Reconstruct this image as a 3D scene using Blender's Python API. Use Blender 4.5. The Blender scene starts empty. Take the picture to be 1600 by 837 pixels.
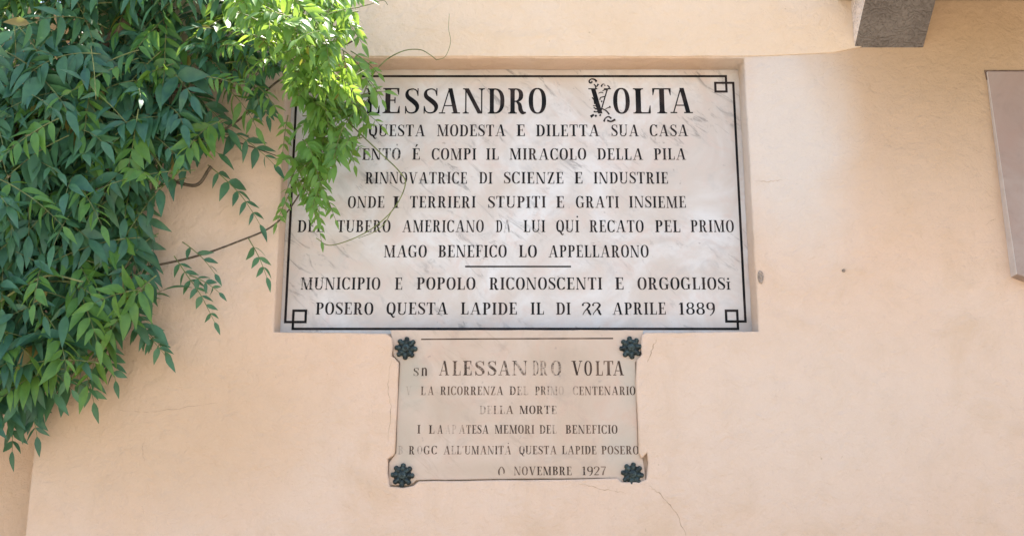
import bpy, bmesh, math, random
from mathutils import Vector, Matrix

R = math.radians
sc = bpy.context.scene
col = sc.collection

# ------------------------------------------------------------------ camera, sky, sun, exposure
F_PX, PITCH, DIST, EYE = 1700.0, R(13.6), 3.6, 1.6
cd = bpy.data.cameras.new('camera'); cam = bpy.data.objects.new('camera', cd); col.objects.link(cam)
cam.location = (0, -DIST, EYE); cam.rotation_euler = (R(90) + PITCH, 0, 0)
cd.sensor_width = 36; cd.lens = 36 * F_PX / 1600; cd.clip_start = 0.05; cd.clip_end = 2000
sc.camera = cam

SUN_EL, SUN_AZ = R(67), R(25)      # azimuth from +Y (behind the wall) towards +X; positive = right
w = bpy.data.worlds.new('World'); sc.world = w; w.use_nodes = True
wn = w.node_tree; bg = wn.nodes['Background']
sky = wn.nodes.new('ShaderNodeTexSky'); sky.sky_type = 'NISHITA'; sky.sun_disc = False
sky.sun_elevation = SUN_EL; sky.sun_rotation = SUN_AZ
sky.air_density = 1.0; sky.dust_density = 3.0; sky.ozone_density = 1.0
wn.links.new(sky.outputs[0], bg.inputs[0]); bg.inputs[1].default_value = 0.10
sd = bpy.data.lights.new('sun', 'SUN'); sd.energy = 4.5; sd.angle = R(0.5); sd.color = (1, .93, .82)
so = bpy.data.objects.new('sun', sd); col.objects.link(so); so.location = (6, 3, 12)
sdir = Vector((math.sin(SUN_AZ) * math.cos(SUN_EL), math.cos(SUN_AZ) * math.cos(SUN_EL), math.sin(SUN_EL)))
so.rotation_euler = sdir.to_track_quat('Z', 'Y').to_euler()
vs = sc.view_settings
vs.view_transform = 'Standard'; vs.look = 'None'; vs.gamma = 1; vs.use_curve_mapping = False
vs.exposure = 2.42

# ------------------------------------------------------------------ helpers
CT, ST = math.cos(PITCH), math.sin(PITCH)
def at(px, py, Y=0.0):
    """point of the vertical plane y = Y seen at a pixel of the 1600x837 photograph"""
    dx = (px - 800) / F_PX; dy = -(py - 418.5) / F_PX
    d = Vector((dx, CT - dy * ST, ST + dy * CT))
    t = (Y + DIST) / d.y
    return Vector((d.x * t, Y, EYE + d.z * t))
def proj(p):
    X, Yd, Z = p[0], p[1] + DIST, p[2] - EYE
    dep = Yd * CT + Z * ST
    return 800 + F_PX * X / dep, 418.5 - F_PX * (Z * CT - Yd * ST) / dep

def tag(o, label, cat, group=None, kind='thing'):
    o['label'] = label; o['category'] = cat
    if group: o['group'] = group
    if kind: o['kind'] = kind
    return o
def link(name, me, m=None, parent=None):
    o = bpy.data.objects.new(name, me); col.objects.link(o)
    if m is not None:
        me.materials.clear(); me.materials.append(m)
    if parent is not None: o.parent = parent; o.matrix_parent_inverse = parent.matrix_world.inverted()
    return o
def empty(name, loc):
    o = bpy.data.objects.new(name, None); o.empty_display_size = .1; col.objects.link(o)
    o.location = loc; o.matrix_world = Matrix.Translation(loc); return o
def mesh(name, V, Fc, smooth=False):
    me = bpy.data.meshes.new(name); me.from_pydata([tuple(v) for v in V], [], Fc); me.update()
    if smooth:
        for p in me.polygons: p.use_smooth = True
    return me
class MB:
    def __init__(s): s.V = []; s.F = []; s.A = []
    def add(s, vs_, fs, a=0.0):
        b = len(s.V); s.V += [tuple(v) for v in vs_]; s.F += [tuple(b + i for i in f) for f in fs]; s.A += [a] * len(fs)
    def box(s, a, b):
        x0, y0, z0 = a; x1, y1, z1 = b
        s.add([(x0,y0,z0),(x1,y0,z0),(x1,y1,z0),(x0,y1,z0),(x0,y0,z1),(x1,y0,z1),(x1,y1,z1),(x0,y1,z1)],
              [(0,3,2,1),(4,5,6,7),(0,1,5,4),(1,2,6,5),(2,3,7,6),(3,0,4,7)])
    def tube(s, pts, rad, n=7):
        pts = [Vector(p) for p in pts]; rings = []
        up = Vector((.3, -.9, .2)).normalized()
        for i, p in enumerate(pts):
            t = (pts[min(i + 1, len(pts) - 1)] - pts[max(i - 1, 0)]).normalized()
            u = up - t * up.dot(t); u.normalize(); v = t.cross(u)
            r = rad[i] if isinstance(rad, (list, tuple)) else rad
            rings.append([p + (u * math.cos(2*math.pi*k/n) + v * math.sin(2*math.pi*k/n)) * r for k in range(n)])
        vs_ = [q for rg in rings for q in rg]; fs = []
        for i in range(len(rings) - 1):
            for k in range(n):
                a, b = i*n + k, i*n + (k+1) % n
                fs.append((a, b, b + n, a + n))
        fs.append(tuple(range(n))[::-1]); fs.append(tuple((len(rings)-1)*n + k for k in range(n)))
        s.add(vs_, fs)
    def build(s, name, m, parent=None, smooth=False, attr=None):
        me = mesh(name, s.V, s.F, smooth)
        if attr:
            at_ = me.attributes.new(attr, 'FLOAT', 'FACE')
            at_.data.foreach_set('value', s.A)
        return link(name, me, m, parent)
def smooth_path(pts, n=8):
    """Catmull-Rom through 3-D points"""
    P = [Vector(p) for p in pts]; P = [P[0]*2 - P[1]] + P + [P[-1]*2 - P[-2]]
    out = []
    for i in range(1, len(P) - 2):
        p0, p1, p2, p3 = P[i-1], P[i], P[i+1], P[i+2]
        for k in range(n):
            t = k / n
            out.append(.5*((2*p1) + (p2-p0)*t + (2*p0-5*p1+4*p2-p3)*t*t + (3*p1-p0-3*p2+p3)*t**3))
    out.append(P[-2]); return out
def poly_slab(name, outer, holes, y0, thick, bev, m, parent=None, res=2):
    """flat slab in the XZ plane, front at y0, going back by thick, with rounded arrises"""
    cu = bpy.data.curves.new(name, 'CURVE'); cu.dimensions = '2D'; cu.fill_mode = 'BOTH'
    for lp in [outer] + holes:
        s = cu.splines.new('POLY'); s.points.add(len(lp) - 1); s.use_cyclic_u = True
        for p, q in zip(s.points, lp): p.co = (q[0], q[1], 0, 1)
    cu.bevel_depth = bev; cu.bevel_resolution = res; cu.offset = -bev
    cu.extrude = max(thick / 2 - bev, 0)
    tmp = bpy.data.objects.new('tmp', cu); me = bpy.data.meshes.new_from_object(tmp)
    bpy.data.objects.remove(tmp); bpy.data.curves.remove(cu)
    for v in me.vertices:
        x, y, z = v.co; v.co = (x, y0 + thick / 2 - z, y)
    me.name = name; me.update()
    return link(name, me, m, parent)
def xz(px, py, Y=0.0):
    p = at(px, py, Y); return (p.x, p.z)

# ------------------------------------------------------------------ materials
def new_mat(name):
    m = bpy.data.materials.new(name); m.use_nodes = True
    nt = m.node_tree; b = nt.nodes['Principled BSDF']; return m, nt, b
def N(nt, t, **kw):
    n = nt.nodes.new(t)
    for k, v in kw.items(): setattr(n, k, v)
    return n
def L(nt, a, b): nt.links.new(a, b)
def coord(nt):
    return N(nt, 'ShaderNodeNewGeometry').outputs['Position']
def noise(nt, vec, scale, detail=4, rough=.55, dist=0.0, stretch=None):
    if stretch:
        mp = N(nt, 'ShaderNodeMapping'); mp.inputs['Scale'].default_value = stretch
        mp.inputs['Rotation'].default_value = (0, 0, 0)
        L(nt, vec, mp.inputs[0]); vec = mp.outputs[0]
    n = N(nt, 'ShaderNodeTexNoise'); L(nt, vec, n.inputs['Vector'])
    n.inputs['Scale'].default_value = scale; n.inputs['Detail'].default_value = detail
    n.inputs['Roughness'].default_value = rough; n.inputs['Distortion'].default_value = dist
    return n.outputs['Fac']
def ramp(nt, fac, a, b, lo=0.0, hi=1.0):
    n = N(nt, 'ShaderNodeMapRange', interpolation_type='SMOOTHSTEP'); L(nt, fac, n.inputs[0])
    n.inputs[1].default_value = a; n.inputs[2].default_value = b
    n.inputs[3].default_value = lo; n.inputs[4].default_value = hi
    return n.outputs[0]
def mix(nt, fac, a, b, blend='MIX'):
    n = N(nt, 'ShaderNodeMix', data_type='RGBA', blend_type=blend)
    for i, v in ((0, fac), (6, a), (7, b)):
        if hasattr(v, 'default_value') or hasattr(v, 'is_linked'): L(nt, v, n.inputs[i])
        elif isinstance(v, (int, float)): n.inputs[i].default_value = v
        else: n.inputs[i].default_value = (*v, 1)
    return n.outputs[2]
def math_(nt, op, a, b=0.0, clamp=False):
    n = N(nt, 'ShaderNodeMath', operation=op); n.use_clamp = clamp
    for i, v in ((0, a), (1, b)):
        if isinstance(v, (int, float)): n.inputs[i].default_value = v
        else: L(nt, v, n.inputs[i])
    return n.outputs[0]
def bump(nt, b, h, strength, dist):
    n = N(nt, 'ShaderNodeBump'); n.inputs['Strength'].default_value = strength; n.inputs['Distance'].default_value = dist
    L(nt, h, n.inputs['Height']); L(nt, n.outputs[0], b.inputs['Normal'])
def blob(nt, vec, c, rx, rz, inner=0.0):
    """soft-edged elliptical mask for stains and painted shade in the wall plane"""
    mp = N(nt, 'ShaderNodeMapping', vector_type='TEXTURE')
    mp.inputs['Location'].default_value = (c[0], 0, c[1]); mp.inputs['Scale'].default_value = (rx, 1e3, rz)
    L(nt, vec, mp.inputs[0])
    ln = N(nt, 'ShaderNodeVectorMath', operation='LENGTH'); L(nt, mp.outputs[0], ln.inputs[0])
    return ln.outputs['Value']

def plaster(name, base, ochre, pale, bumpy=1.0, zone=False):
    m, nt, b = new_mat(name); P = coord(nt)
    big = noise(nt, P, 1.3, 5, .6, .6); med = noise(nt, P, 5.5, 6, .65, .4); fine = noise(nt, P, 60, 5, .6)
    streak = noise(nt, P, 3.0, 5, .6, .3, stretch=(2.2, 1, .5))
    c = mix(nt, ramp(nt, big, .35, .68, 0, .55), base, pale)
    c = mix(nt, ramp(nt, med, .42, .72, 0, .45), c, ochre)
    if zone:   # shade under balcony and corbel painted in as dark ochre, paler repaint beside the tablet
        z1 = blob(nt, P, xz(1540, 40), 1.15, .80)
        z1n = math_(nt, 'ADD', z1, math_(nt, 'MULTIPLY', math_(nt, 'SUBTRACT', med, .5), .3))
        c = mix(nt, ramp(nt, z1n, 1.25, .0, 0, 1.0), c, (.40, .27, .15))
        z2 = blob(nt, P, xz(1225, 200), .27, .55)
        z2n = math_(nt, 'ADD', z2, math_(nt, 'MULTIPLY', math_(nt, 'SUBTRACT', big, .5), 1.2))
        c = mix(nt, ramp(nt, z2n, 1.2, .3, 0, .85), c, (.62, .55, .475))
        z4 = blob(nt, P, xz(1280, 640), .75, .42)
        z4n = math_(nt, 'ADD', z4, math_(nt, 'MULTIPLY', math_(nt, 'SUBTRACT', big, .5), 1.0))
        c = mix(nt, ramp(nt, z4n, 1.2, .3, 0, .6), c, pale)
        z3 = blob(nt, P, xz(240, 650), .66, .42)
        z3n = math_(nt, 'ADD', z3, math_(nt, 'MULTIPLY', math_(nt, 'SUBTRACT', med, .5), 1.0))
        c = mix(nt, ramp(nt, z3n, 1.15, .3, 0, .7), c, ochre)
    c = mix(nt, ramp(nt, streak, .5, .8, 0, .22), c, tuple(v * .82 for v in base))
    spots = noise(nt, P, 34, 2, .5)
    c = mix(nt, ramp(nt, spots, .735, .79, 0, .45), c, (.30, .22, .15))
    grain = noise(nt, P, 220, 3, .7); c = mix(nt, ramp(nt, grain, .3, .7, 0, .10), c, tuple(v * .72 for v in base))
    L(nt, c, b.inputs['Base Color']); b.inputs['Roughness'].default_value = .9
    b.inputs['Specular IOR Level'].default_value = .2
    h = math_(nt, 'ADD', math_(nt, 'MULTIPLY', med, 1.0), math_(nt, 'MULTIPLY', fine, .22))
    h = math_(nt, 'ADD', h, math_(nt, 'MULTIPLY', noise(nt, P, 18, 6, .65, .8), .5))
    bump(nt, b, h, 1.0 * bumpy, .015)
    return m

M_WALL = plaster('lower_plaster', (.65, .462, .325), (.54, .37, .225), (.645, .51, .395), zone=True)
M_UPPER = plaster('upper_plaster', (.68, .52, .36), (.64, .47, .30), (.69, .55, .41))
M_SIDE = plaster('side_plaster', (.60, .415, .27), (.56, .385, .235), (.60, .44, .31))

def marble(name, a, bcol, vein, pink, vs_=1.0, vein_amt=.5, stains=()):
    m, nt, b = new_mat(name); P = coord(nt)
    big = noise(nt, P, 3.2, 5, .6, 1.0); med = noise(nt, P, 11, 6, .65, 1.2)
    c = mix(nt, ramp(nt, big, .35, .68), a, bcol)
    c = mix(nt, ramp(nt, med, .45, .72, 0, .55), c, pink)
    # diagonal dark streaky veins
    rt = N(nt, 'ShaderNodeMapping'); rt.inputs['Rotation'].default_value = (0, R(-42), 0); L(nt, P, rt.inputs[0])
    mp = N(nt, 'ShaderNodeMapping'); mp.inputs['Scale'].default_value = (3.6, 1, 13)
    L(nt, rt.outputs[0], mp.inputs[0])
    v = N(nt, 'ShaderNodeTexNoise'); v.inputs['Scale'].default_value = 2.3 * vs_; v.inputs['Detail'].default_value = 7
    v.inputs['Roughness'].default_value = .68; v.inputs['Distortion'].default_value = .9
    L(nt, mp.outputs[0], v.inputs['Vector'])
    where = noise(nt, P, 2.6, 3, .5)
    vm = math_(nt, 'MULTIPLY', ramp(nt, v.outputs['Fac'], .53, .68), ramp(nt, where, .42, .60))
    c = mix(nt, math_(nt, 'MULTIPLY', vm, vein_amt), c, vein)
    cl = noise(nt, P, 7, 6, .7, 1.5)
    c = mix(nt, ramp(nt, cl, .48, .74, 0, .38), c, tuple(v * .62 for v in bcol))
    spots = noise(nt, P, 42, 2, .5)
    c = mix(nt, ramp(nt, spots, .71, .80, 0, .5), c, (.25, .21, .18))
    for (cx, cy, rx, ry, colr, amt) in stains:
        zb_ = math_(nt, 'ADD', blob(nt, P, xz(cx, cy), rx / 460, ry / 460), math_(nt, 'MULTIPLY', math_(nt, 'SUBTRACT', med, .5), .9))
        c = mix(nt, ramp(nt, zb_, 1.1, .2, 0, amt), c, colr)
    L(nt, c, b.inputs['Base Color'])
    b.inputs['Roughness'].default_value = .5; b.inputs['Specular IOR Level'].default_value = .3
    bump(nt, b, math_(nt, 'ADD', math_(nt, 'MULTIPLY', noise(nt, P, 90, 4), .5), med), .25, .002)
    return m
M_MARBLE = marble('white_marble', (.53, .46, .39), (.63, .605, .565), (.14, .13, .12), (.57, .445, .37), 1.0, .7)
M_MARBLE2 = marble('ochre_marble', (.50, .375, .27), (.55, .435, .335), (.34, .25, .18), (.53, .36, .26), .8, .4,
    [(640, 590, 34, 60, (.37, .34, .26), .6), (985, 590, 26, 55, (.40, .37, .29), .5), (632, 690, 26, 70, (.40, .33, .24), .6), (975, 700, 40, 45, (.41, .37, .29), .5), (800, 735, 170, 20, (.42, .31, .21), .5), (700, 640, 60, 40, (.40, .32, .23), .4), (870, 560, 80, 30, (.42, .33, .24), .4)])
M_STONE_LIT = marble('lit_stone_edge', (.55, .47, .40), (.58, .51, .45), (.4, .32, .26), (.52, .43, .36), .7, .4)  # paler copy of the plaque stone, sky light painted onto its side edges
M_STONE = marble('pink_grey_stone', (.315, .222, .172), (.345, .262, .21), (.20, .14, .11), (.32, .21, .16), .7, .5)

def letter_mat(name, col_a, col_b):
    m, nt, b = new_mat(name); P = coord(nt)
    a = N(nt, 'ShaderNodeAttribute'); a.attribute_name = 'wear'
    n1 = noise(nt, P, 75, 4, .65); n2 = noise(nt, P, 14, 3, .5)
    L(nt, mix(nt, ramp(nt, n2, .4, .65), col_a, col_b), b.inputs['Base Color'])
    b.inputs['Roughness'].default_value = .65; b.inputs['Specular IOR Level'].default_value = .15
    # flaked paint: where noise is under the wear level the stone shows again
    k = math_(nt, 'SUBTRACT', math_(nt, 'MULTIPLY', a.outputs['Fac'], 1.0), math_(nt, 'SUBTRACT', n1, .5))
    miss = ramp(nt, k, .25, .62, 0.0, .84)
    tr = N(nt, 'ShaderNodeBsdfTransparent'); mx = N(nt, 'ShaderNodeMixShader')
    L(nt, miss, mx.inputs[0]); L(nt, b.outputs[0], mx.inputs[1]); L(nt, tr.outputs[0], mx.inputs[2])
    L(nt, mx.outputs[0], nt.nodes['Material Output'].inputs[0])
    return m
M_INK = letter_mat('black_letter_paint', (.005, .005, .005), (.028, .02, .018))
M_INK2 = letter_mat('brown_letter_paint', (.045, .028, .019), (.14, .09, .06))

def simple(name, colr, rough=.8, spec=.3, metal=0.0, var=.35, scale=25, bmp=.3, bd=.003):
    m, nt, b = new_mat(name); P = coord(nt)
    n = noise(nt, P, scale, 5, .6, .4)
    c = mix(nt, ramp(nt, n, .3, .7), tuple(v * (1 - var) for v in colr), tuple(min(1, v * (1 + var)) for v in colr))
    L(nt, c, b.inputs['Base Color']); b.inputs['Roughness'].default_value = rough; b.inputs['Metallic'].default_value = metal
    b.inputs['Specular IOR Level'].default_value = spec
    bump(nt, b, n, bmp, bd); return m
M_MORTAR = simple('old_mortar', (.42, .32, .235), .95, .1, 0, .3, 40, .6, .006)
M_JOINT = simple('dark_joint', (.16, .105, .075), .95, .1, 0, .3, 60)
M_BRONZE = simple('weathered_bronze', (.03, .045, .042), .55, .45, .3, .8, 70, .3, .002)
M_BARK = simple('vine_bark', (.10, .075, .05), .9, .2, 0, .4, 60, .6, .004)
M_TWIG = simple('green_twig', (.15, .17, .06), .7, .3, 0, .4, 40, .2, .001)
M_CRACK = simple('crack_line', (.42, .30, .20), .95, .1)
M_PLUG = simple('rusty_plug', (.30, .235, .18), .8, .3, 0, .5, 150, .5, .002)

def granite(name, k):
    m, nt, b = new_mat(name); P = coord(nt)
    f = noise(nt, P, 130, 4, .7); g = noise(nt, P, 9, 4, .6)
    wv = N(nt, 'ShaderNodeTexWave', wave_type='RINGS'); wv.inputs['Scale'].default_value = 15; wv.inputs['Distortion'].default_value = 22
    wv.inputs['Detail'].default_value = 3; wv.inputs['Detail Scale'].default_value = 1.4
    L(nt, P, wv.inputs['Vector'])
    c = mix(nt, ramp(nt, g, .3, .7), tuple(v*k for v in (.13, .107, .087)), tuple(v*k for v in (.18, .152, .125)))
    c = mix(nt, ramp(nt, f, .5, .66, 0, .65), c, tuple(v*k for v in (.06, .046, .034)))
    c = mix(nt, ramp(nt, wv.outputs['Fac'], .55, .95, 0, .35), c, tuple(v*k for v in (.21, .18, .152)))
    L(nt, c, b.inputs['Base Color']); b.inputs['Roughness'].default_value = .85
    bump(nt, b, math_(nt, 'ADD', wv.outputs['Fac'], f), .6, .008); return m
M_GRANITE = granite('tooled_granite', 1.0); M_GRANITE_LIT = granite('lit_granite', 5.2)  # second granite is a lightened copy: sky light painted onto the corbel sides

def leaf_mat(name, c1, c2, trans, tf=.38):
    m, nt, b = new_mat(name); g = N(nt, 'ShaderNodeNewGeometry')
    a = N(nt, 'ShaderNodeAttribute'); a.attribute_name = 'tint'
    c = mix(nt, a.outputs['Fac'], c1, c2)
    n = noise(nt, g.outputs['Position'], 40, 3)
    c = mix(nt, ramp(nt, n, .3, .75, 0, .35), c, tuple(v * 1.5 for v in c2))
    c = mix(nt, ramp(nt, a.outputs['Fac'], 1.15, 1.5), c, (.26, .19, .05))
    L(nt, c, b.inputs['Base Color']); b.inputs['Roughness'].default_value = .42; b.inputs['Specular IOR Level'].default_value = .5
    t = N(nt, 'ShaderNodeBsdfTranslucent')
    tc = mix(nt, .5, c, (trans[0], trans[1], trans[2])); L(nt, tc, t.inputs['Color'])
    mx = N(nt, 'ShaderNodeMixShader'); mx.inputs[0].default_value = tf
    L(nt, b.outputs[0], mx.inputs[1]); L(nt, t.outputs[0], mx.inputs[2])
    L(nt, mx.outputs[0], nt.nodes['Material Output'].inputs[0]); return m
M_LEAF = leaf_mat('mature_leaf', (.036, .12, .08), (.085, .205, .085), (.16, .30, .04))
M_YOUNG = leaf_mat('young_leaf', (.06, .185, .045), (.15, .30, .055), (.50, .64, .06), .46)

def ground_mat():
    m, nt, b = new_mat('stone_paving'); P = coord(nt)
    br = N(nt, 'ShaderNodeTexBrick'); br.inputs['Scale'].default_value = 2.2
    br.inputs['Color1'].default_value = (.22, .195, .17, 1); br.inputs['Color2'].default_value = (.27, .24, .21, 1)
    br.inputs['Mortar'].default_value = (.2, .18, .15, 1); br.inputs['Mortar Size'].default_value = .012
    L(nt, P, br.inputs['Vector']); n = noise(nt, P, 3, 6)
    L(nt, mix(nt, ramp(nt, n, .3, .7, 0, .4), br.outputs['Color'], (.20, .175, .15)), b.inputs['Base Color'])
    b.inputs['Roughness'].default_value = .85; return m

# ------------------------------------------------------------------ ground
g = MB(); g.add([(-300, -300, 0), (300, -300, 0), (300, 300, 0), (-300, 300, 0)], [(0, 1, 2, 3)])
gr = g.build('ground', ground_mat()); gr['kind'] = 'structure'

# ------------------------------------------------------------------ facade wall with the recess for the tablets
rnd = random.Random(5)
DEP = 0.105                       # depth of the tablet recess
WALL_TOP = 3.64
XC = at(50, 730).x                # left arris of the facade
def jit(loop, step=.03, amp=.0012, seed=1):
    r = random.Random(seed); out = []
    for i, a in enumerate(loop):
        b = loop[(i + 1) % len(loop)]; n = max(1, int(math.dist(a, b) / step))
        for k in range(n):
            t = k / n; j = 0 if k == 0 else amp
            out.append((a[0] + (b[0]-a[0])*t + r.uniform(-j, j), a[1] + (b[1]-a[1])*t + r.uniform(-j, j)))
    return out
hole_px = [(447, 91), (1166, 91), (1181.5, 517), (1008, 519), (1003, 523), (1001, 540), (1003, 553), (995, 562), (993.5, 600),
           (997, 660), (998, 706), (1003, 716), (1011, 707), (1013, 722), (1010, 748), (1000, 752), (972, 752.5), (964, 746), (900, 748), (760, 749.5), (654, 751),
           (646, 758), (630, 761), (609, 759), (606, 738), (606, 716), (613, 712), (617, 708), (619, 660),
           (622, 590), (623, 566), (616, 558), (612, 556), (614, 540), (612, 527), (603, 520), (431, 518)]
hole = [xz(*p) for p in hole_px]
# the recess sides are truly vertical: share one x each
hx = [ (at(447, 91).x + at(431, 518).x) / 2, (at(1166, 91).x + at(1181.5, 517).x) / 2 ]
hole[0] = (hx[0], hole[0][1]); hole[-1] = (hx[0], hole[-1][1]); hole[1] = (hx[1], hole[1][1]); hole[2] = (hx[1], hole[2][1])
outer = [(XC, 0), (9, 0), (9, WALL_TOP), (XC, WALL_TOP)]
facade = empty('house_wall', (0, 0, 0))
tag(facade, 'peach plastered house wall that carries both inscribed tablets', 'wall')
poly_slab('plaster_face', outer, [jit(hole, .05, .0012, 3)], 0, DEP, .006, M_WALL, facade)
# the paler, yellower coat above the recess, ending in a soft edge
ub = [xz(560, 89), xz(1169, 88.5), xz(1240, 86), xz(1300, 83), xz(1350, 73)]
up_out = [(XC + .004, xz(400, 88)[1])] + ub + [(ub[-1][0], WALL_TOP - .003), (XC + .004, WALL_TOP - .003)]
poly_slab('upper_coat', jit(up_out, .08, .0015, 9), [], -.004, .006, .002, M_UPPER, facade)
core = MB(); core.box((XC, DEP + .035, 0), (9, .45, WALL_TOP)); core.build('masonry', M_MORTAR, facade)
cop = MB(); cop.box((XC - .03, -.02, WALL_TOP + .002), (9, .5, WALL_TOP + .05)); cop.build('coping', M_STONE, facade)
# mortar bed round the small tablet
bed_px = [(598, 521), (1010, 521), (1018, 768), (596, 770)]
poly_slab('mortar_bed', [xz(*p, .026) for p in bed_px], [], .026, DEP - .03, .001, M_MORTAR, facade)
# hairline cracks
def crack(pts, wpx, seed):
    r = random.Random(seed); P = smooth_path([at(*p, -.0006) for p in pts], 7); mb = MB(); vs_ = []
    for i, p in enumerate(P):
        t = (P[min(i+1, len(P)-1)] - P[max(i-1, 0)]).normalized(); nrm = Vector((t.z, 0, -t.x))
        p = p + nrm * r.uniform(-.0025, .0025)
        wd = wpx / 460 * .5 * r.uniform(.3, 1) * (math.sin(math.pi * (i + .5) / (len(P))) ** .5)
        vs_ += [p + nrm * wd, p - nrm * wd]
    mb.add(vs_, [(2*i, 2*i+2, 2*i+3, 2*i+1) for i in range(len(P) - 1)])
    mb.build('crack', M_CRACK, facade)
for i, (pts, wd) in enumerate([
        ([(1014, 758), (1035, 775), (1056, 800), (1072, 837)], 1.6), ([(1012, 566), (1018, 548), (1026, 530)], 1.8),
        ([(612, 560), (606, 600), (611, 640), (606, 690)], 1.0), ([(180, 640), (225, 643), (262, 640), (340, 628)], .9),
        ([(228, 680), (222, 700), (226, 720)], .9), ([(1179, 283), (1198, 284), (1222, 281)], 1.2),
        ([(905, 755), (940, 763), (975, 769)], 1.2), ([(1540, 352), (1552, 343), (1556, 342)], 1.4)]):
    crack(pts, wd, 40 + i)

# ------------------------------------------------------------------ the set-back wall on the far left
sw = MB(); sw.box((-12, .16, 0), (XC - .002, .45, WALL_TOP - .1))
side = tag(sw.build('side_wall', M_SIDE), 'set-back peach wall beyond the left corner, behind the vine', 'wall')

# ------------------------------------------------------------------ lettering
T, H, SH, SW = .176, .054, .046, .085
def rect(x0, y0, x1, y1): return [(x0, y0), (x1, y0), (x1, y1), (x0, y1)]
def stem(x, t=T, y0=0, y1=1, top=True, bot=True):
    o = [rect(x, y0, x + t, y1)]
    if bot: o += [rect(x - SW, y0, x + t + SW, y0 + SH), [(x - SW*.4, y0 + SH), (x + t + SW*.4, y0 + SH), (x + t, y0 + SH + .05), (x, y0 + SH + .05)]]
    if top: o += [rect(x - SW, y1 - SH, x + t + SW, y1), [(x, y1 - SH - .05), (x + t, y1 - SH - .05), (x + t + SW*.4, y1 - SH), (x - SW*.4, y1 - SH)]]
    return o
def diag(xb, xt, wd, y0=0, y1=1): return [[(xb, y0), (xb + wd, y0), (xt + wd, y1), (xt, y1)]]
def ring(cx, cy, rx, ry, tx=T, ty=H, a0=0, a1=360, n=26):
    o = []; e = .86
    def pt(a, x, y):
        c, s = math.cos(R(a)), math.sin(R(a))
        return (cx + x * math.copysign(abs(c)**e, c), cy + y * math.copysign(abs(s)**e, s))
    for k in range(n):
        b0, b1 = a0 + (a1-a0)*k/n, a0 + (a1-a0)*(k+1)/n
        o.append([pt(b0, rx, ry), pt(b1, rx, ry), pt(b1, rx - tx, ry - ty), pt(b0, rx - tx, ry - ty)])
    return o
def stroke(pts, wd, n=5):
    P = smooth_path([(x, y, 0) for x, y in pts], n); o = []; m = len(P)
    W = [wd[min(int(i/(m-1)*(len(wd)-1)), len(wd)-2)] + (wd[min(int(i/(m-1)*(len(wd)-1)), len(wd)-2)+1] - wd[min(int(i/(m-1)*(len(wd)-1)), len(wd)-2)]) *
         (i/(m-1)*(len(wd)-1) - min(int(i/(m-1)*(len(wd)-1)), len(wd)-2)) for i in range(m)]
    Nn = []
    for i in range(m):
        t = (P[min(i+1, m-1)] - P[max(i-1, 0)]).normalized(); Nn.append((-t.y, t.x))
    for i in range(m - 1):
        a, b = P[i], P[i+1]; na, nb = Nn[i], Nn[i+1]; wa, wb = W[i]/2, W[i+1]/2
        o.append([(a.x-na[0]*wa, a.y-na[1]*wa), (b.x-nb[0]*wb, b.y-nb[1]*wb), (b.x+nb[0]*wb, b.y+nb[1]*wb), (a.x+na[0]*wa, a.y+na[1]*wa)])
    return o
def beak(x, y, dx, dy): return [[(x, y), (x + dx, y), (x + dx*.9, y + dy), (x + dx*.6, y + dy*.9)]]
def bars_E(x1, bottom=True):
    o = [rect(.09, 1 - H, x1, 1)] + beak(x1 - .09, 1 - H*.6, .09, -.25)
    o += [rect(.2, .49, .42, .49 + H*.9), rect(.405, .40, .445, .63)]
    if bottom: o += [rect(.09, 0, x1 + .03, H)] + beak(x1 - .06, H*.6, .09, .27)
    return o
def P_(): return stem(.09) + [rect(.2, 1-H, .3, 1), rect(.2, .46, .3, .46+H)] + ring(.3, .73, .31, .27, T, H, -90, 90, 14)
def S_(): return stroke([(.50,.76),(.46,.90),(.35,.97),(.24,.965),(.13,.91),(.09,.79),(.13,.66),(.26,.55),(.40,.43),(.48,.32),(.49,.20),(.43,.08),(.31,.03),(.19,.04),(.1,.11),(.06,.24)],
                        [.05,.05,.05,.06,.11,.16,.18,.18,.16,.11,.06,.05,.05,.05], 3) + [rect(.49,.70,.53,1.0), rect(.03,0,.07,.30)]
def O_(): return ring(.35, .5, .35, .515)
def C_(): return ring(.36, .5, .36, .515, T, H, 38, 322, 24) + [rect(.60,.68,.645,1.0), rect(.60,.04,.635,.26)]
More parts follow.
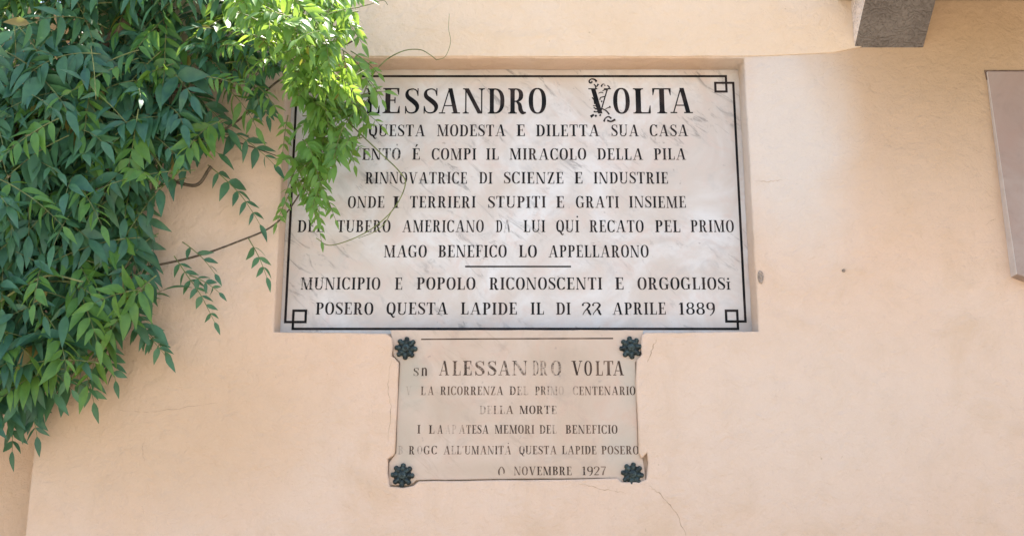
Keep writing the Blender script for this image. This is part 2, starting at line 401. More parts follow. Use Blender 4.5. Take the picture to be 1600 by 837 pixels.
GL = {
 'A': (.86, lambda: diag(.09,.40,.05) + diag(.60,.37,.17) + [rect(.22,.29,.66,.335), rect(0,0,.26,SH), rect(.52,0,.86,SH)]),
 'B': (.68, lambda: stem(.09) + [rect(.2,1-H,.3,1), rect(.2,.49,.3,.49+H), rect(.2,0,.3,H)] + ring(.3,.765,.30,.235,T,H,-90,90,12) + ring(.3,.27,.34,.27,T,H,-90,90,12)),
 'C': (.67, C_),
 'D': (.74, lambda: stem(.09) + [rect(.2,1-H,.3,1), rect(.2,0,.3,H)] + ring(.3,.5,.42,.5,T,H,-90,90,18)),
 'E': (.62, lambda: stem(.09) + bars_E(.57)), 'F': (.59, lambda: stem(.09) + bars_E(.57, False)),
 'G': (.76, lambda: ring(.36,.5,.36,.515,T,H,38,300,24) + [rect(.60,.68,.645,1.0), rect(.52,.03,.67,.42), rect(.42,.395,.76,.435)]),
 'I': (.35, lambda: stem(.09)), 'L': (.60, lambda: stem(.09) + [rect(.2,0,.58,H)] + beak(.50,H*.6,.09,.30)),
 'M': (.98, lambda: stem(.09,.05) + diag(.42,.09,.16) + diag(.45,.76,.045) + stem(.72,.16)),
 'N': (.82, lambda: stem(.09,.05,0,1) + diag(.55,.06,.16) + stem(.67,.05,0,1,True,False)),
 'O': (.70, O_), 'P': (.63, P_),
 'Q': (.70, lambda: O_() + stroke([(.22,.16),(.34,.10),(.42,-.06),(.52,-.20),(.66,-.16)], [.05,.12,.14,.11,.05])),
 'R': (.75, lambda: P_() + stroke([(.34,.48),(.46,.36),(.50,.16),(.58,.04),(.72,.04)], [.06,.15,.17,.14,.05])),
 'S': (.56, S_),
 'T': (.68, lambda: stem(.255,T,0,1,False) + [rect(.01,1-H,.67,1)] + beak(.10,1-H*.6,-.09,-.26) + beak(.58,1-H*.6,.09,-.26)),
 'U': (.78, lambda: stem(.09,T,.26,1,True,False) + stem(.62,.05,.26,1,True,False) + ring(.38,.28,.29,.295,T*.6,H*1.3,180,360,16)),
 'V': (.84, lambda: diag(.34,.09,.17) + diag(.40,.69,.05) + [rect(0,1-SH,.34,1), rect(.58,1-SH,.84,1)]),
 'Z': (.62, lambda: [rect(.05,1-H,.58,1), rect(.03,0,.58,H)] + diag(.03,.41,.17) + beak(.14,1-H*.6,-.09,-.25) + beak(.50,H*.6,.09,.27)),
 '1': (.38, lambda: stem(.12,.15,0,1,False) + [[(.0,.84),(.12,.88),(.12,1),(.06,.9)], [(.0,.84),(.05,.82),(.14,.96),(.14,1.0)]]),
 '8': (.56, lambda: ring(.28,.755,.24,.25,.12,H,0,360,18) + ring(.28,.265,.28,.27,.14,H,0,360,18)),
 '9': (.56, lambda: ring(.28,.69,.28,.31,.14,H,0,360,20) + stroke([(.50,.62),(.49,.36),(.40,.10),(.22,-.10)], [.13,.12,.08,.04])),
 '2': (.60, lambda: stroke([(.05,.72),(.08,.90),(.26,.985),(.44,.93),(.52,.78),(.44,.60),(.28,.40),(.12,.16),(.05,-.02)], [.15,.08,.06,.10,.15,.13,.07,.05,.05]) +
            stroke([(.22,.36),(.34,.42),(.44,.32),(.50,.12),(.60,-.03)], [.04,.09,.15,.15,.12])),
 'z': (.54, lambda: stroke([(.05,.72),(.08,.90),(.26,.985),(.44,.91),(.48,.74),(.38,.50),(.20,.24),(.04,.04)], [.13,.08,.06,.10,.14,.11,.06,.05]) + [rect(.03,0,.5,.09)]),
 '7': (.54, lambda: [rect(.03,.91,.52,1)] + stroke([(.50,.95),(.36,.62),(.26,.30),(.22,0)], [.05,.08,.12,.14])),
 '0': (.56, lambda: stroke([(.08,.0),(.03,.3),(.06,.62),(.28,.97),(.50,.66),(.54,.36),(.50,.15)], [.08,.15,.14,.06,.14,.13,.05])),
 'i': (.30, lambda: stem(.08,.14,0,.66,True,True) + [ [(.15+.085*math.cos(k*math.pi/4), .90+.085*math.sin(k*math.pi/4)) for k in range(8)] ]),
 'n': (.74, lambda: stem(.08,.17,0,1.0,False) + stroke([(.2,.8),(.36,.98),(.52,.86),(.55,.5),(.55,.02)], [.05,.10,.18,.2,.2])),
 "'": (.20, lambda: stroke([(.10,1.0),(.09,.86),(.05,.74)], [.12,.09,.03])),
 '.': (.22, lambda: [rect(.05,0,.16,.10)]), ' ': (.3, lambda: []),
}
def dot(cx, cy, r): return [[(cx + r*math.cos(k*math.pi/4), cy + r*math.sin(k*math.pi/4)) for k in range(8)]]
def inscription(parent, Y, ytop, ybase, words, m, rs):
    """one line of writing: words = (text, x0, x1, wear | list of wear) in photograph pixels, on the plane y = Y"""
    mb = MB(); z0 = at(800, ybase, Y).z; z1 = at(800, ytop, Y).z; hgt = z1 - z0; ymid = (ytop + ybase) / 2
    for text, x0, x1, wear in words:
        X0, X1 = at(x0, ymid, Y).x, at(x1, ymid, Y).x
        gap = .10; acc = {}; letters = []
        for ch in text:
            if ch in '`^': acc[len(letters) - 1] = ch
            else: letters.append(ch)
        wds = [GL[c][0] for c in letters]; tot = sum(wds) + gap * (len(wds) - 1); s = (X1 - X0) / tot; cx = X0
        for i, c in enumerate(letters):
            wr = wear[i] if isinstance(wear, (list, tuple)) else wear
            polys = GL[c][1]()
            if i in acc: polys = polys + (dot(wds[i]*.55, 1.30, .075) if acc[i] == '`' else stroke([(wds[i]*.42, 1.12), (wds[i]*.62, 1.34)], [.05, .14], 2))
            jz = rs.uniform(-.012, .012) * hgt
            for k, pl in enumerate(polys):
                yy = Y - .0004 - .000012 * k
                pts = [(cx + x * s, yy, z0 + jz + y * hgt) for x, y in pl]
                a2 = sum(pts[j][0]*pts[(j+1) % len(pts)][2] - pts[(j+1) % len(pts)][0]*pts[j][2] for j in range(len(pts)))
                if a2 < 0: pts = pts[::-1]
                mb.add(pts, [tuple(range(len(pts)))], wr + rs.uniform(-.04, .04))
            cx += (wds[i] + gap) * s
    return mb.build('lettering', m, parent, attr='wear')
def pline(parent, name, Y, pts3, wd, m, off=.0004):
    """painted line of constant width with mitred corners, pts in (x, z)"""
    mb = MB(); n = len(pts3)
    for i in range(n - 1):
        a, b = Vector((*pts3[i], 0)), Vector((*pts3[i+1], 0)); t = (b - a).normalized(); nr = Vector((-t.y, t.x, 0)) * wd / 2
        a2, b2 = a - t * wd / 2, b + t * wd / 2; y = Y - off - .00002 * i
        q = [a2 - nr, b2 - nr, b2 + nr, a2 + nr]; mb.add([(p.x, y, p.y) for p in q], [(0, 1, 2, 3)], .12)
    return mb.build(name, m, parent, attr='wear')

# ------------------------------------------------------------------ the large tablet
rs = random.Random(11)
YB = DEP + .002
c0 = at(805, 300, YB)
big = empty('marble_tablet', c0)
tag(big, 'large white marble tablet with nine lines of black capitals in the wall recess', 'plaque')
bx0, bx1 = hx[0] - .02, hx[1] + .02
sl = MB(); sl.box((bx0, YB, at(800, 560, YB).z), (bx1, YB + .03, at(800, 70, YB).z)); sl.build('slab', M_MARBLE, big)
NL = .13
lines = [
 (138, 177.5, [('A',533,569,.3),('L',571,594,.1),('E',598,626,.0),('S',632,655,.0),('S',661,684.5,.0),('A',686,719,.05),('N',723,758,.0),('D',762,789,.0),('R',794,823,.0),('O',826,853.5,.0),
              ('V',919.5,955,.0),('O',958,984,.0),('L',989,1017,.0),('T',1019,1049,.0),('A',1047,1082,.0)]),
 (195, 213, [('QUESTA',576.4,664.6,NL),('MODESTA',683,790,NL),('E',807,820.5,NL),('DILETTA',837.4,936.5,NL),('SUA',955,998,NL),('CASA',1015,1075,NL)]),
 (232, 249.8, [('TENTO`',551,626,[.5,.3,.2,.4,.4]),('E^',644,656.5,NL),('COMPI',674.5,744.3,NL),('IL',759.6,779.3,NL),('MIRACOLO',796.3,916,NL),('DELLA',933,1004.6,.1),('PILA',1021.7,1071.8,NL)]),
 (269, 287, [('RINNOVATRICE',570.8,730,[.1,.1,.1,.3,.3,.1,0,0,0,0,0,0]),('DI',748.5,769.4,NL),('SCIENZE',787,880.6,NL),('E',897.4,910.5,NL),('INDUSTRIE',927.5,1044,NL)]),
 (306.6, 324.7, [('ONDE',543.6,601,.12),('I',613.5,624,.25),('TERRIERI',640.4,743.4,NL),('STUPITI',762.3,853,NL),('E',868.8,881.8,NL),('GRATI',899.8,967,NL),('INSIEME',982.8,1071.8,NL)]),
 (344, 362.6, [('DEL',465,506,.2),('TUBERO',526.7,610.3,.27),('AMERICANO',628.7,756,.22),('DA',775,798,[.1,.5]),('LUI',818,852,.15),('QUI`',869,905,.12),('RECATO',921,1005.7,.12),('PEL',1023.5,1063,.12),('PRIMO',1079,1146.6,NL)]),
 (383, 401.8, [('MAGO',600,667,.28),('BENEFICO',684.8,791.8,.05),('LO',810.6,839,.1),('APPELLARONO',857,1013.5,.2)]),
 (433.3, 452.2, [('MUNICIPIO',470,594.4,[.38,.25,.25,.2,.2,.2,.2,.2,.2]),('E',617,629,.2),('POPOLO',651,743,.2),('RICONOSCENTI',764.5,941,.17),('E',961,974.6,.17),('ORGOGLIOSi',996,1141,.2)]),
 (472.3, 491.2, [('POSERO',493.4,583.5,.08),('QUESTA',604,700,.06),('LAPIDE',720,808,.1),('IL',829,850,.12),('DI',868.8,891.7,.12),('22',909.5,939,.22),('APRILE',956.8,1040.4,.15),('1889',1060.5,1117,.2)]),
]
for yt, yb, words in lines: inscription(big, YB, yt, yb, words, M_INK, rs)
# flourishes of the ornamental V
fl = [([(240,150),(208,138),(206,108),(240,86),(290,95),(318,128)], [16,20,14,14,20,26]), ([(240,150),(248,128),(232,120)], [10,14,10]),
      ([(275,165),(303,198),(300,245)], [12,18,12]), ([(345,162),(318,205)], [22,12]), ([(388,205),(408,168),(440,165)], [22,12,8]), ([(436,180),(452,188)], [14,14]),
      ([(482,182),(512,212),(498,245)], [12,18,12]), ([(405,275),(440,252),(492,258)], [8,12,10]), ([(345,308),(385,290),(422,302)], [8,12,8]),
      ([(366,408),(380,372),(442,356)], [12,12,14]), ([(385,428),(405,432)], [20,20]), ([(248,368),(276,410),(290,470)], [14,10,20]), ([(262,494),(312,502)], [10,10]),
      ([(272,522),(316,552)], [12,18]), ([(272,585),(310,592),(345,585)], [20,12,14]), ([(225,668),(275,632)], [34,22]), ([(292,660),(318,642)], [26,22]), ([(362,635),(384,648)], [26,20]),
      ([(396,540),(462,572),(512,630)], [14,16,18]), ([(452,547),(512,520)], [8,12]), ([(512,518),(532,512)], [26,22]),
      ([(430,742),(450,692),(500,664),(545,694)], [26,14,16,20]), ([(480,722),(540,738),(606,708)], [24,18,26])]
mb = MB()
for pts, wd in fl:
    for k, pl in enumerate(stroke(pts, [v * 1.3 for v in wd], 4)):
        q = [at(900 + x / 9.85, 115 + y / 9.85, YB - .0009 - .00001 * k) for x, y in pl]; mb.add(q, [(3, 2, 1, 0)], .05)
mb.build('flourish', M_INK, big, attr='wear')
pline(big, 'rule', YB, [xz(728, 416.3, YB), xz(891, 416.3, YB)], 2.6 / 455, M_INK)
# knotted border line
def P2(px, py): return xz(px, py, YB)
RX = (at(1146.3, 131, YB).x + at(1164, 500, YB).x) / 2; LX = (at(457, 250, YB).x + at(447, 505, YB).x) / 2
TZ = at(800, 119.5, YB).z; BZ = at(800, 513.5, YB).z
k1, k2 = .028, .066   # knot offsets
K1, K2 = 28 / 455, 16 / 455
def border(parent):
    lw = 3.9 / 455
    t = [  # corner knots: the line runs past, loops round a square and carries on along the next side
        (LX + .027, BZ), (RX - .027, BZ), (RX - .027, BZ + .064), (RX - .066, BZ + .064), (RX - .066, BZ + .026), (RX, BZ + .026),
        (RX, TZ - .026), (RX - .066, TZ - .026), (RX - .066, TZ - .060), (RX - .026, TZ - .060), (RX - .026, TZ),
        (LX + .026, TZ), (LX + .026, TZ - .060), (LX + .066, TZ - .060), (LX + .066, TZ - .026), (LX, TZ - .026),
        (LX, BZ + .024), (LX + .070, BZ + .024), (LX + .070, BZ + .064), (LX + .027, BZ + .064), (LX + .027, BZ)]
    return pline(parent, 'border_line', YB, t, lw, M_INK)
border(big)

# ------------------------------------------------------------------ the small tablet with four bronze rosettes
YS = .014
small = empty('stone_tablet', at(810, 640, YS))
tag(small, 'small worn ochre stone tablet with four bronze rosettes under the large tablet', 'plaque')
so_px = [(612, 516), (1004, 516), (998, 560), (991.5, 566), (993, 620), (996, 706), (1003, 716), (1008, 752), (968, 752), (962, 745.5), (760, 747.5), (652, 749), (642, 757), (609, 757), (609, 722), (620, 707), (621.5, 660), (625, 590), (626, 566), (616, 556)]
so_px = [(808 + (x - 808) * 1.0075, 640 + (y - 640) * 1.006) for x, y in so_px]
poly_slab('slab', jit([xz(*p, YS) for p in so_px], .03, .0008, 21), [], YS, .012, .002, M_MARBLE2, small)
pline(small, 'border_line', YS, [xz(659, 529.8, YS), xz(730, 529.2, YS), xz(957, 528.4, YS)], 2.0 / 460, M_INK2)
sl_ = [
 (563.5, 586, [('A',686,702,.35),('L',707,720,.42),('E',723.5,737.5,.42),('S',742,757,.36),('S',761.6,775.6,.4),('A',778.7,797,.4),('N',800,825,.5),('D',832,842,.54),('R',843,856,.55),('O',861,877,.5),
               ('V',893,910,.25),('O',913,925,.2),('L',930.5,942,.15),('T',943,958.5,.12),('A',957.7,975,.08)]),
 (574.5, 587, [('S',646,654.5,.4),('n',658,668.5,.1)]),
 (603.2, 616.5, [('V',634,643,.68),('L',657.5,665,.3),('A',668.5,678,.22),('RICORRENZA',688,786.5,.18),('DEL',796,825.6,[.38,.5,.58]),('PRIMO',836,881,[.36,.42,.48,.55,.66]),('CENTENARIO',895,992.7,[.5,.2,.12,.08,.05,.02,.02,.02,.1,.2])]),
 (633.3, 646, [('DELLA',749,802.4,[.58,.6,.52,.5,.25]),('MORTE',811.6,870,[.25,.2,.2,.35,.45])]),
 (663.5, 676.8, [('I',652,657,.3),('L',670,679,.2),('A',683.5,692,.3),('A',696,704,.66),('P',706,713,.68),('ATESA',717,763.6,[.45,.3,.2,.2,.25]),('MEMORI',773,834.8,.16),('DEL',843,870,[.4,.35,.58]),('BENEFICIO',883.7,964.8,.1)]),
 (696, 709, [('B',622,630,.68),('R',638.8,648,.25),('O',652,660,.55),('G',662,672,.3),('C',674,683,.32),("ALL'UMANITA`",693,799,[.35,.5,.4,.35,.35,.35,.35,.42,.4,.4,.45]),('QUESTA',811,870,[.42,.35,.18,.18,.18,.18]),('LAPIDE',878,932,[.25,.35,.25,.3,.15,.1]),('POSERO',939.7,998,.03)]),
 (728.2, 741.6, [('0',779,788,.05),('NOVEMBRE',803,893.4,[.35,.35,.3,.22,.2,.2,.2,.3]),('19z7',909.6,947,[.25,.25,.22,.2])]),
]
for yt, yb, words in sl_: inscription(small, YS, yt, yb, words, M_INK2, rs)

def rosette_mesh():
    mb = MB(); n = 8
    def dome(cx, cz, rx, rz, h, ang, base=0.0, rings=4, seg=12):
        vs_ = []; fs = []; ca, sa = math.cos(ang), math.sin(ang)
        for i in range(rings):
            t = i / (rings - .5) * math.pi / 2
            for k in range(seg):
                a = 2*math.pi*k/seg; x, z = rx*math.cos(a)*math.cos(t), rz*math.sin(a)*math.cos(t)
                vs_.append((cx + x*ca - z*sa, -base - h*math.sin(t), cz + x*sa + z*ca))
        vs_.append((cx, -base - h, cz))
        for i in range(rings - 1):
            for k in range(seg): fs.append((i*seg+k, i*seg+(k+1) % seg, (i+1)*seg+(k+1) % seg, (i+1)*seg+k))
        for k in range(seg): fs.append(((rings-1)*seg+k, (rings-1)*seg+(k+1) % seg, len(vs_)-1))
        mb.add(vs_, fs)
    dome(0, 0, .030, .030, .010, 0, 0)
    for k in range(n):
        a = 2*math.pi*k/n + math.pi/2; c, s = math.cos(a), math.sin(a)
        dome(c*.0225, s*.0225, .0145, .0098, .012, a, .001)
        dome(c*.0320, s*.0320, .0072, .0085, .012, a, .002)
        a2 = a + math.pi/n; dome(math.cos(a2)*.021, math.sin(a2)*.021, .007, .0028, .0085, a2, .001)
    return mesh('rosette', mb.V, mb.F, True)
def boss_mesh():
    mb = MB(); prof = [(.0125, 0), (.0125, .006), (.0105, .008), (.008, .0072), (.006, .0085), (.004, .0125), (0.0005, .014)]; seg = 14; vs_ = []
    for r_, h_ in prof:
        for k in range(seg): a = 2*math.pi*k/seg; vs_.append((r_*math.cos(a), -.009 - h_, r_*math.sin(a)))
    fs = [(i*seg+k, i*seg+(k+1) % seg, (i+1)*seg+(k+1) % seg, (i+1)*seg+k) for i in range(len(prof)-1) for k in range(seg)]
    fs.append(tuple((len(prof)-1)*seg + k for k in range(seg))); mb.add(vs_, fs)
    return mesh('boss', mb.V, mb.F, True)
rm, bm_ = rosette_mesh(), boss_mesh()
for px, py, rot, s in ((634.5, 544, 4, 1.0), (985.5, 543, -6, 1.0), (629, 742, 3, 1.0), (988, 740, 8, .97)):
    r = link('rosette', rm, M_BRONZE); p = at(px, py, YS - .001)
    r.parent = small; r.location = p - small.location; r.rotation_euler = (0, R(rot), 0); r.scale = (s, 1, s)
    b = link('boss', bm_, M_BRONZE); b.parent = r

# ------------------------------------------------------------------ stone corbel and the balcony it carries
xl, xr = at(1335, 77).x, at(1443, 74).x; zb = at(1390, 75.5).z
cb = MB(); prof = [(0.003, zb), (-.24, zb + .183), (.003, zb + .183)]
vs_ = [(xl, y, z) for y, z in prof] + [(xr, y, z) for y, z in prof]; n = len(prof)
cb.add(vs_, [tuple(range(n)), tuple(range(2*n - 1, n - 1, -1))] + [(i, i + n, (i+1) % n + n, (i+1) % n) for i in range(n)])
o = cb.build('stone_corbel', M_GRANITE); o.data.materials.append(M_GRANITE_LIT)
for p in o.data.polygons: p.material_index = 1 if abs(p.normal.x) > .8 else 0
bv = o.modifiers.new('bevel', 'BEVEL'); bv.width = .004; bv.segments = 2
tag(o, 'grey tooled stone corbel jutting from the wall at the top edge', 'corbel')
bal = MB(); bal.box((xl - .05, -.85, zb + .185), (7.5, -.006, zb + .30))
tag(bal.build('balcony_slab', M_GRANITE), 'stone balcony slab carried by the corbel above the view', 'balcony')

# ------------------------------------------------------------------ stone plaque cut by the right edge of the view
pp = [(1543, 113), (1760, 113), (1795, 432), (1740, 470), (1640, 456), (1577, 433)]
loop = [xz(*p) for p in pp]; x0 = (loop[0][0] + loop[5][0]) / 2 ; loop[0] = (x0 - .004, loop[0][1]); loop[5] = (x0 + .004, loop[5][1])
zt, zl = loop[0][1], min(q[1] for q in loop)
mb = MB(); n = len(loop)
def fy(z): return -.010 - .040 * (zt - z) / (zt - zl)
mb.add([(x, fy(z), z) for x, z in loop] + [(x, .004, z) for x, z in loop], [tuple(range(n))[::-1], tuple(range(n, 2*n))] + [(i, (i+1) % n, (i+1) % n + n, i + n) for i in range(n)])
o = mb.build('stone_plaque', M_STONE); o.data.materials.append(M_STONE_LIT)
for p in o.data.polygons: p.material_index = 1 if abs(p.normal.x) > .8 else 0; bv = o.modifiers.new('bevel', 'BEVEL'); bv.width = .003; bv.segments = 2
tag(o, 'plain pinkish grey stone plaque with clipped corner under the balcony, cut by the right edge', 'plaque')

jl = [(x0 - .010, zt + .007), (x0 + .9, zt + .007), (x0 + .9, zt - .03), (x0 - .006, zt - .03)]
mbj = MB(); mbj.add([(x, -.003, z) for x, z in jl] + [(x, .004, z) for x, z in jl], [(3, 2, 1, 0), (4, 5, 6, 7)] + [(i, (i+1) % 4, (i+1) % 4 + 4, i + 4) for i in range(4)])
mbj.build('joint', M_JOINT, o)

# ------------------------------------------------------------------ old fixings in the wall
def plug(px, py, r1, r2, label):
    c = at(px, py); mb = MB(); seg = 14; prof = [(1.0, 0.0), (.95, .004), (.62, .005), (.5, .002), (.3, .002), (.2, .006), (.02, .007)]
    rr = random.Random(px); vs_ = []
    for q, h_ in prof:
        for k in range(seg):
            a = 2*math.pi*k/seg; j = 1 + rr.uniform(-.08, .08); vs_.append((r1*q*math.cos(a)*j, -h_, r2*q*math.sin(a)*j))
    fs = [(i*seg+k, i*seg+(k+1) % seg, (i+1)*seg+(k+1) % seg, (i+1)*seg+k) for i in range(len(prof)-1) for k in range(seg)] + [tuple((len(prof)-1)*seg+k for k in range(seg))]
    mb.add(vs_, fs); o = mb.build('wall_plug', M_PLUG, None, True); o.location = c; tag(o, label, 'wall plug')
plug(1188.5, 433, .010, .024, 'oval rusty plug in the plaster just right of the large tablet')
plug(1318, 423, .0055, .006, 'tiny dark round plug alone in the plaster')

# ------------------------------------------------------------------ wisteria
rv = random.Random(23)
vine = empty('wisteria_vine', Vector((-2.15, -.12, 0)))
tag(vine, 'leafy green wisteria climbing the left of the wall and hanging over the large tablet', 'vine')
class Leaves:
    def __init__(s): s.V = []; s.F = []; s.A = []
    def leaflet(s, base, d, nrm, ln, wd, tint, curl):
        d = d.normalized(); side = d.cross(nrm).normalized(); nrm = side.cross(d).normalized(); b = len(s.V)
        prof = [(.0, .06), (.16, .66), (.36, 1.0), (.58, .86), (.80, .46), (1.0, .02)]
        for t, wq in prof:
            drop = -nrm * curl * ln * t * t + Vector((0, 0, -1)) * .10 * ln * t * t
            c = base + d * ln * t + drop; hw = side * wd * .5 * wq; lift = nrm * wd * .5 * wq * .30
            s.V += [tuple(c - hw + lift), tuple(c), tuple(c + hw + lift)]
        for i in range(len(prof) - 1):
            a = b + 3*i
            s.F += [(a, a+1, a+4, a+3), (a+1, a+2, a+5, a+4)]; s.A += [tint, tint]
    def compound(s, base, d, ln, pairs, lsize, tint, rng, nrm=None, stems=None, droop=.5, narrow=.34):
        d = d.normalized(); pts = []; p = base.copy(); k = 2 * pairs + 2; seg = ln / k; dd = d.copy()
        for i in range(k + 1):
            pts.append((p.copy(), dd.copy())); p = p + dd * seg
            dd = (dd + Vector((0, 0, -1)) * droop * 1.6 / k + Vector((rng.gauss(0, .03), rng.gauss(0, .03), 0))).normalized()
        if nrm is None: nrm = Vector((rng.gauss(0, .35), -.75 + rng.gauss(0, .2), .6 + rng.gauss(0, .25)))
        for j in range(pairs):
            c, t = pts[2 + 2*j]; f = (j + .5) / pairs; sz = lsize * (.72 + .5 * math.sin(math.pi * min(1, f * .9 + .12))) * rng.uniform(.85, 1.12)
            sd = t.cross(nrm).normalized()
            for sg in (-1, 1):
                if rng.random() < .04: continue
                ld = sd * sg * .9 + t * (.42 + .3 * f) + Vector((0, 0, -.22)) + Vector((rng.gauss(0, .1),)*3)
                s.leaflet(c, ld, nrm + Vector((rng.gauss(0, .4), rng.gauss(0, .4), rng.gauss(0, .4))), sz, sz * narrow * rng.uniform(.7, 1.4), (1.6 if rng.random() < .012 else min(1, max(0, tint + rng.gauss(0, .14)))), rng.uniform(.0, .5))
        c, t = pts[-1]; s.leaflet(c, t, nrm, lsize * 1.1, lsize * narrow, tint, .15)
        if stems is not None: stems.tube([q for q, _ in pts], [.0022 - .0014 * i / k for i in range(k + 1)], 5)
    def build(s, name, m, parent):
        me = mesh(name, s.V, s.F, True); a = me.attributes.new('tint', 'FLOAT', 'FACE'); a.data.foreach_set('value', s.A)
        return link(name, me, m, parent)
def inside(poly, x, y):
    r = False; j = len(poly) - 1
    for i in range(len(poly)):
        xi, yi = poly[i]; xj, yj = poly[j]
        if (yi > y) != (yj > y) and x < (xj - xi) * (y - yi) / (yj - yi) + xi: r = not r
        j = i
    return r
MAIN = [(-160, -260), (180, -260), (300, -120), (420, -70), (450, -40), (440, 40), (385, 78), (310, 70), (300, 115), (345, 125), (400, 150), (436, 205), (425, 232), (350, 225), (330, 262), (290, 292), (272, 330), (262, 372), (245, 400),
        (252, 450), (235, 480), (205, 500), (185, 520), (165, 570), (150, 612), (128, 632), (105, 610), (62, 602), (58, 660), (40, 690), (0, 715), (-160, 700)]
RIGHT = [(335, -50), (580, -50), (566, -10), (562, 40), (520, 58), (545, 88), (586, 98), (596, 130), (575, 175), (585, 210), (560, 236), (538, 250), (528, 292), (512, 318), (506, 350), (498, 372), (484, 350), (478, 320), (462, 300),
         (448, 275), (440, 252), (462, 228), (452, 190), (460, 165), (440, 140), (425, 100), (400, 75), (355, 40)]
def fill(lv, poly, box, count, depth, ln_rng, pairs_rng, size_rng, tint_fn, rng, stems, tol=.0, dirbias=(0, 0), narrow=.34):
    made = 0; tries = 0
    while made < count and tries < count * 60:
        tries += 1
        x, y = rng.uniform(box[0], box[2]), rng.uniform(box[1], box[3])
        if not inside(poly, x, y): continue
        o_ = depth(x, y, rng); c = at(x, y, -o_)
        d = Vector((rng.gauss(dirbias[0], .75), -abs(rng.gauss(.25, .3)), rng.gauss(-.35 + dirbias[1], .35))).normalized()
        ln = rng.uniform(*ln_rng); b = c - d * ln * .45; e = c + d * ln * .5 + Vector((0, 0, -.1 * ln)); e2 = e + Vector((0, 0, -.04))
        if b.y > -.015 or e.y > -.01: continue
        if not (inside(poly, *proj(e2)) and inside(poly, *proj(b))): continue
        lv.compound(b, d, ln, rng.randint(*pairs_rng), rng.uniform(*size_rng), tint_fn(x, y, rng), rng, None, stems, rng.uniform(.25, .7), narrow); made += 1
    return made
mature, young, twigs = Leaves(), Leaves(), MB()
def d_main(x, y, r):
    left = max(0, min(1, (330 - x) / 330)); low = max(0, min(1, (700 - y) / 450))
    return .03 + r.random() ** .8 * (.14 + .19 * left) * (.4 + .6 * low) * (.6 if y < 90 and not 30 < x < 190 else 1)
n1 = fill(mature, MAIN, (-160, -60, 440, 715), 400, d_main, (.22, .40), (5, 7), (.048, .098), lambda x, y, r: min(1, max(0, r.gauss(.35, .25))), rv, twigs)
# canopy above the view, denser to the left
n1b = fill(mature, MAIN, (-160, -260, 430, -40), 110, lambda x, y, r: .05 + r.random() * .26, (.2, .36), (5, 7), (.06, .088), lambda x, y, r: r.random() * .6, rv, twigs)
n2 = fill(young, RIGHT, (330, -70, 600, 380), 160, lambda x, y, r: (lambda q: .03 + .24 * q + r.random() * (.14 + .24 * q))(max(0, min(1, (170 - y) / 130))), (.11, .22), (4, 7), (.034, .054), lambda x, y, r: min(1, max(0, r.gauss(.5, .25))), rv, twigs, narrow=.38)
n3 = fill(young, MAIN, (-20, -30, 440, 640), 55, lambda x, y, r: d_main(x, y, r) + .08, (.18, .32), (5, 6), (.055, .080), lambda x, y, r: r.random() * .4, rv, twigs)
GAP = [(285, 20), (450, 20), (452, 120), (440, 215), (400, 170), (300, 130)]
n4 = fill(mature, GAP, (285, 20, 452, 215), 22, lambda x, y, r: .04 + r.random() * .16, (.12, .22), (4, 6), (.040, .062), lambda x, y, r: r.random() * .7, rv, twigs)
n4 += fill(young, GAP, (300, 20, 452, 160), 12, lambda x, y, r: .06 + r.random() * .18, (.12, .20), (4, 6), (.036, .055), lambda x, y, r: r.random(), rv, twigs)
print('leaf counts', n4, n1, n1b, n2, n3)
mature.build('foliage', M_LEAF, vine); young.build('young_foliage', M_YOUNG, vine)
twigs.build('leaf_stalks', M_TWIG, vine)
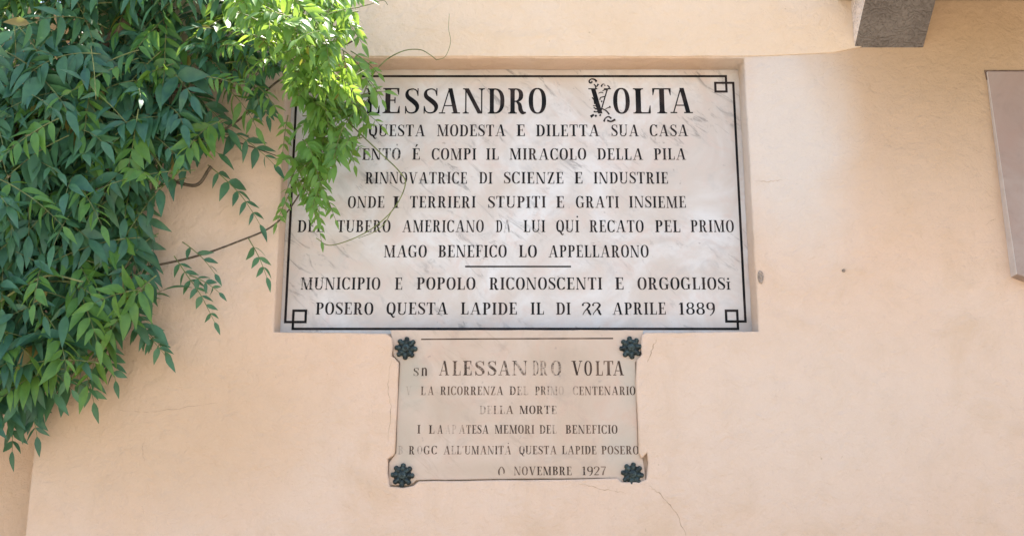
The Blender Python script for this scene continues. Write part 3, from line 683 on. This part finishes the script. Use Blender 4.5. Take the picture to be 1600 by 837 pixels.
# sprays hanging clear of the mass, each a compound leaf of its own
def spray(p0, p1, pairs, size, m, tint, o_=.07, bend=.15):
    a, b = at(*p0, -o_), at(*p1, -o_ - .02); lv = Leaves(); d = (b - a); ln = d.length * .92
    d0 = (d.normalized() + Vector((0, 0, bend))).normalized()
    tw = MB(); lv.compound(a, d0, ln, pairs, size, tint, rv, Vector((rv.gauss(0, .25), -.9, .35)), tw, bend * 2, .38)
    f = lv.build('hanging_spray', m, vine); tw.build('stalk', M_TWIG, f)
for args in [((272, 400), (335, 515), 7, .040, M_LEAF, .5), ((388, 372), (418, 440), 3, .045, M_LEAF, .8), ((285, 378), (345, 432), 4, .042, M_LEAF, .1), ((296, 430), (348, 458), 3, .035, M_LEAF, .1),
             ((190, 488), (270, 562), 5, .055, M_LEAF, .4), ((205, 500), (262, 552), 4, .05, M_LEAF, .3), ((325, 258), (418, 352), 5, .055, M_LEAF, .1), ((352, 200), (436, 262), 4, .055, M_LEAF, .0),
             ((120, 545), (146, 636), 4, .06, M_LEAF, .5), ((165, 530), (182, 600), 4, .05, M_LEAF, .3), ((462, 285), (430, 352), 5, .035, M_YOUNG, .3, .05), ((492, 300), (500, 384), 5, .032, M_YOUNG, .4, .06),
             ((538, 210), (560, 262), 3, .036, M_YOUNG, .5, .06), ((555, 100), (600, 160), 4, .034, M_YOUNG, .8, .1), ((560, 150), (604, 142), 1, .05, M_YOUNG, .9, .1), ((540, 30), (566, 70), 3, .05, M_YOUNG, .7, .2), ((548, 80), (596, 118), 4, .036, M_YOUNG, .6, .14), ((540, 160), (602, 196), 4, .034, M_YOUNG, .4, .1), ((530, 215), (574, 236), 3, .032, M_YOUNG, .5, .08), ((470, 250), (440, 312), 4, .034, M_YOUNG, .2, .06), ((505, 300), (528, 345), 4, .03, M_YOUNG, .5, .07), ((450, 180), (440, 240), 4, .034, M_YOUNG, .3, .08), ((500, 10), (560, 45), 5, .045, M_YOUNG, .9, .3),
             ((20, 610), (15, 712), 5, .055, M_LEAF, .0), ((45, 600), (50, 690), 5, .055, M_LEAF, .0), ((315, 60), (322, 130), 4, .045, M_LEAF, .3), ((380, 70), (360, 150), 4, .045, M_LEAF, .3)]:
    spray(*args)
def stem_(name, pts, r0, r1, m, o0=.06, o1=None):
    o1 = o0 if o1 is None else o1; n = len(pts)
    P = smooth_path([at(x, y, -(o0 + (o1 - o0) * i / (n - 1))) for i, (x, y) in enumerate(pts)], 8); k = len(P)
    mb = MB(); mb.tube(P, [r0 + (r1 - r0) * i / (k - 1) for i in range(k)], 7); return mb.build(name, m, vine, True)
stem_('branch', [(100, 300), (150, 200), (240, 150), (340, 130), (412, 66), (480, 12), (560, -60)], .011, .005, M_BARK, .12, .1)
stem_('branch', [(215, 420), (300, 402), (370, 378), (430, 350), (470, 300), (500, 240)], .0042, .0022, M_BARK, .05)
stem_('branch', [(330, 260), (300, 290), (230, 250), (180, 120)], .006, .006, M_BARK, .08)
stem_('branch', [(310, 220), (370, 190), (430, 130), (500, 90), (560, 60)], .004, .003, M_BARK, .1)
stem_('branch', [(350, 215), (400, 232), (436, 245)], .003, .0015, M_BARK, .06)
stem_('branch', [(0, 470), (40, 445), (80, 430), (130, 440)], .004, .003, M_TWIG, .3)
stem_('tendril', [(520, 150), (545, 190), (590, 235), (624, 268), (633, 290), (612, 330), (570, 364), (518, 383), (494, 372)], .0026, .0016, M_TWIG, .05)
stem_('tendril', [(611, 332), (600, 350), (585, 362), (560, 372)], .0016, .001, M_TWIG, .045)
stem_('tendril', [(555, 190), (575, 130), (600, 97), (630, 80), (656, 78), (672, 86), (682, 94)], .0026, .0014, M_TWIG, .07)
stem_('tendril', [(682, 94), (696, 88), (704, 66), (701, 45), (702, 22)], .0011, .0007, M_TWIG, .07)
stem_('tendril', [(540, 15), (575, 8), (598, 1), (606, 8)], .002, .001, M_TWIG, .1)
stem_('tendril', [(142, 72), (147, 110), (150, 156)], .0016, .0014, M_TWIG, .42)
tr = MB(); tp = smooth_path([(-2.15, -.12, -.02), (-2.1, -.14, .6), (-2.2, -.1, 1.3), (-2.08, -.12, 2.0), (-1.95, -.14, 2.6), (-1.6, -.12, 3.0), (-1.2, -.12, 3.5), (-.9, -.1, 3.9)], 8)
tr.tube(tp, [.045 - .03 * i / (len(tp) - 1) for i in range(len(tp))], 9); tr.build('trunk', M_BARK, vine, True)
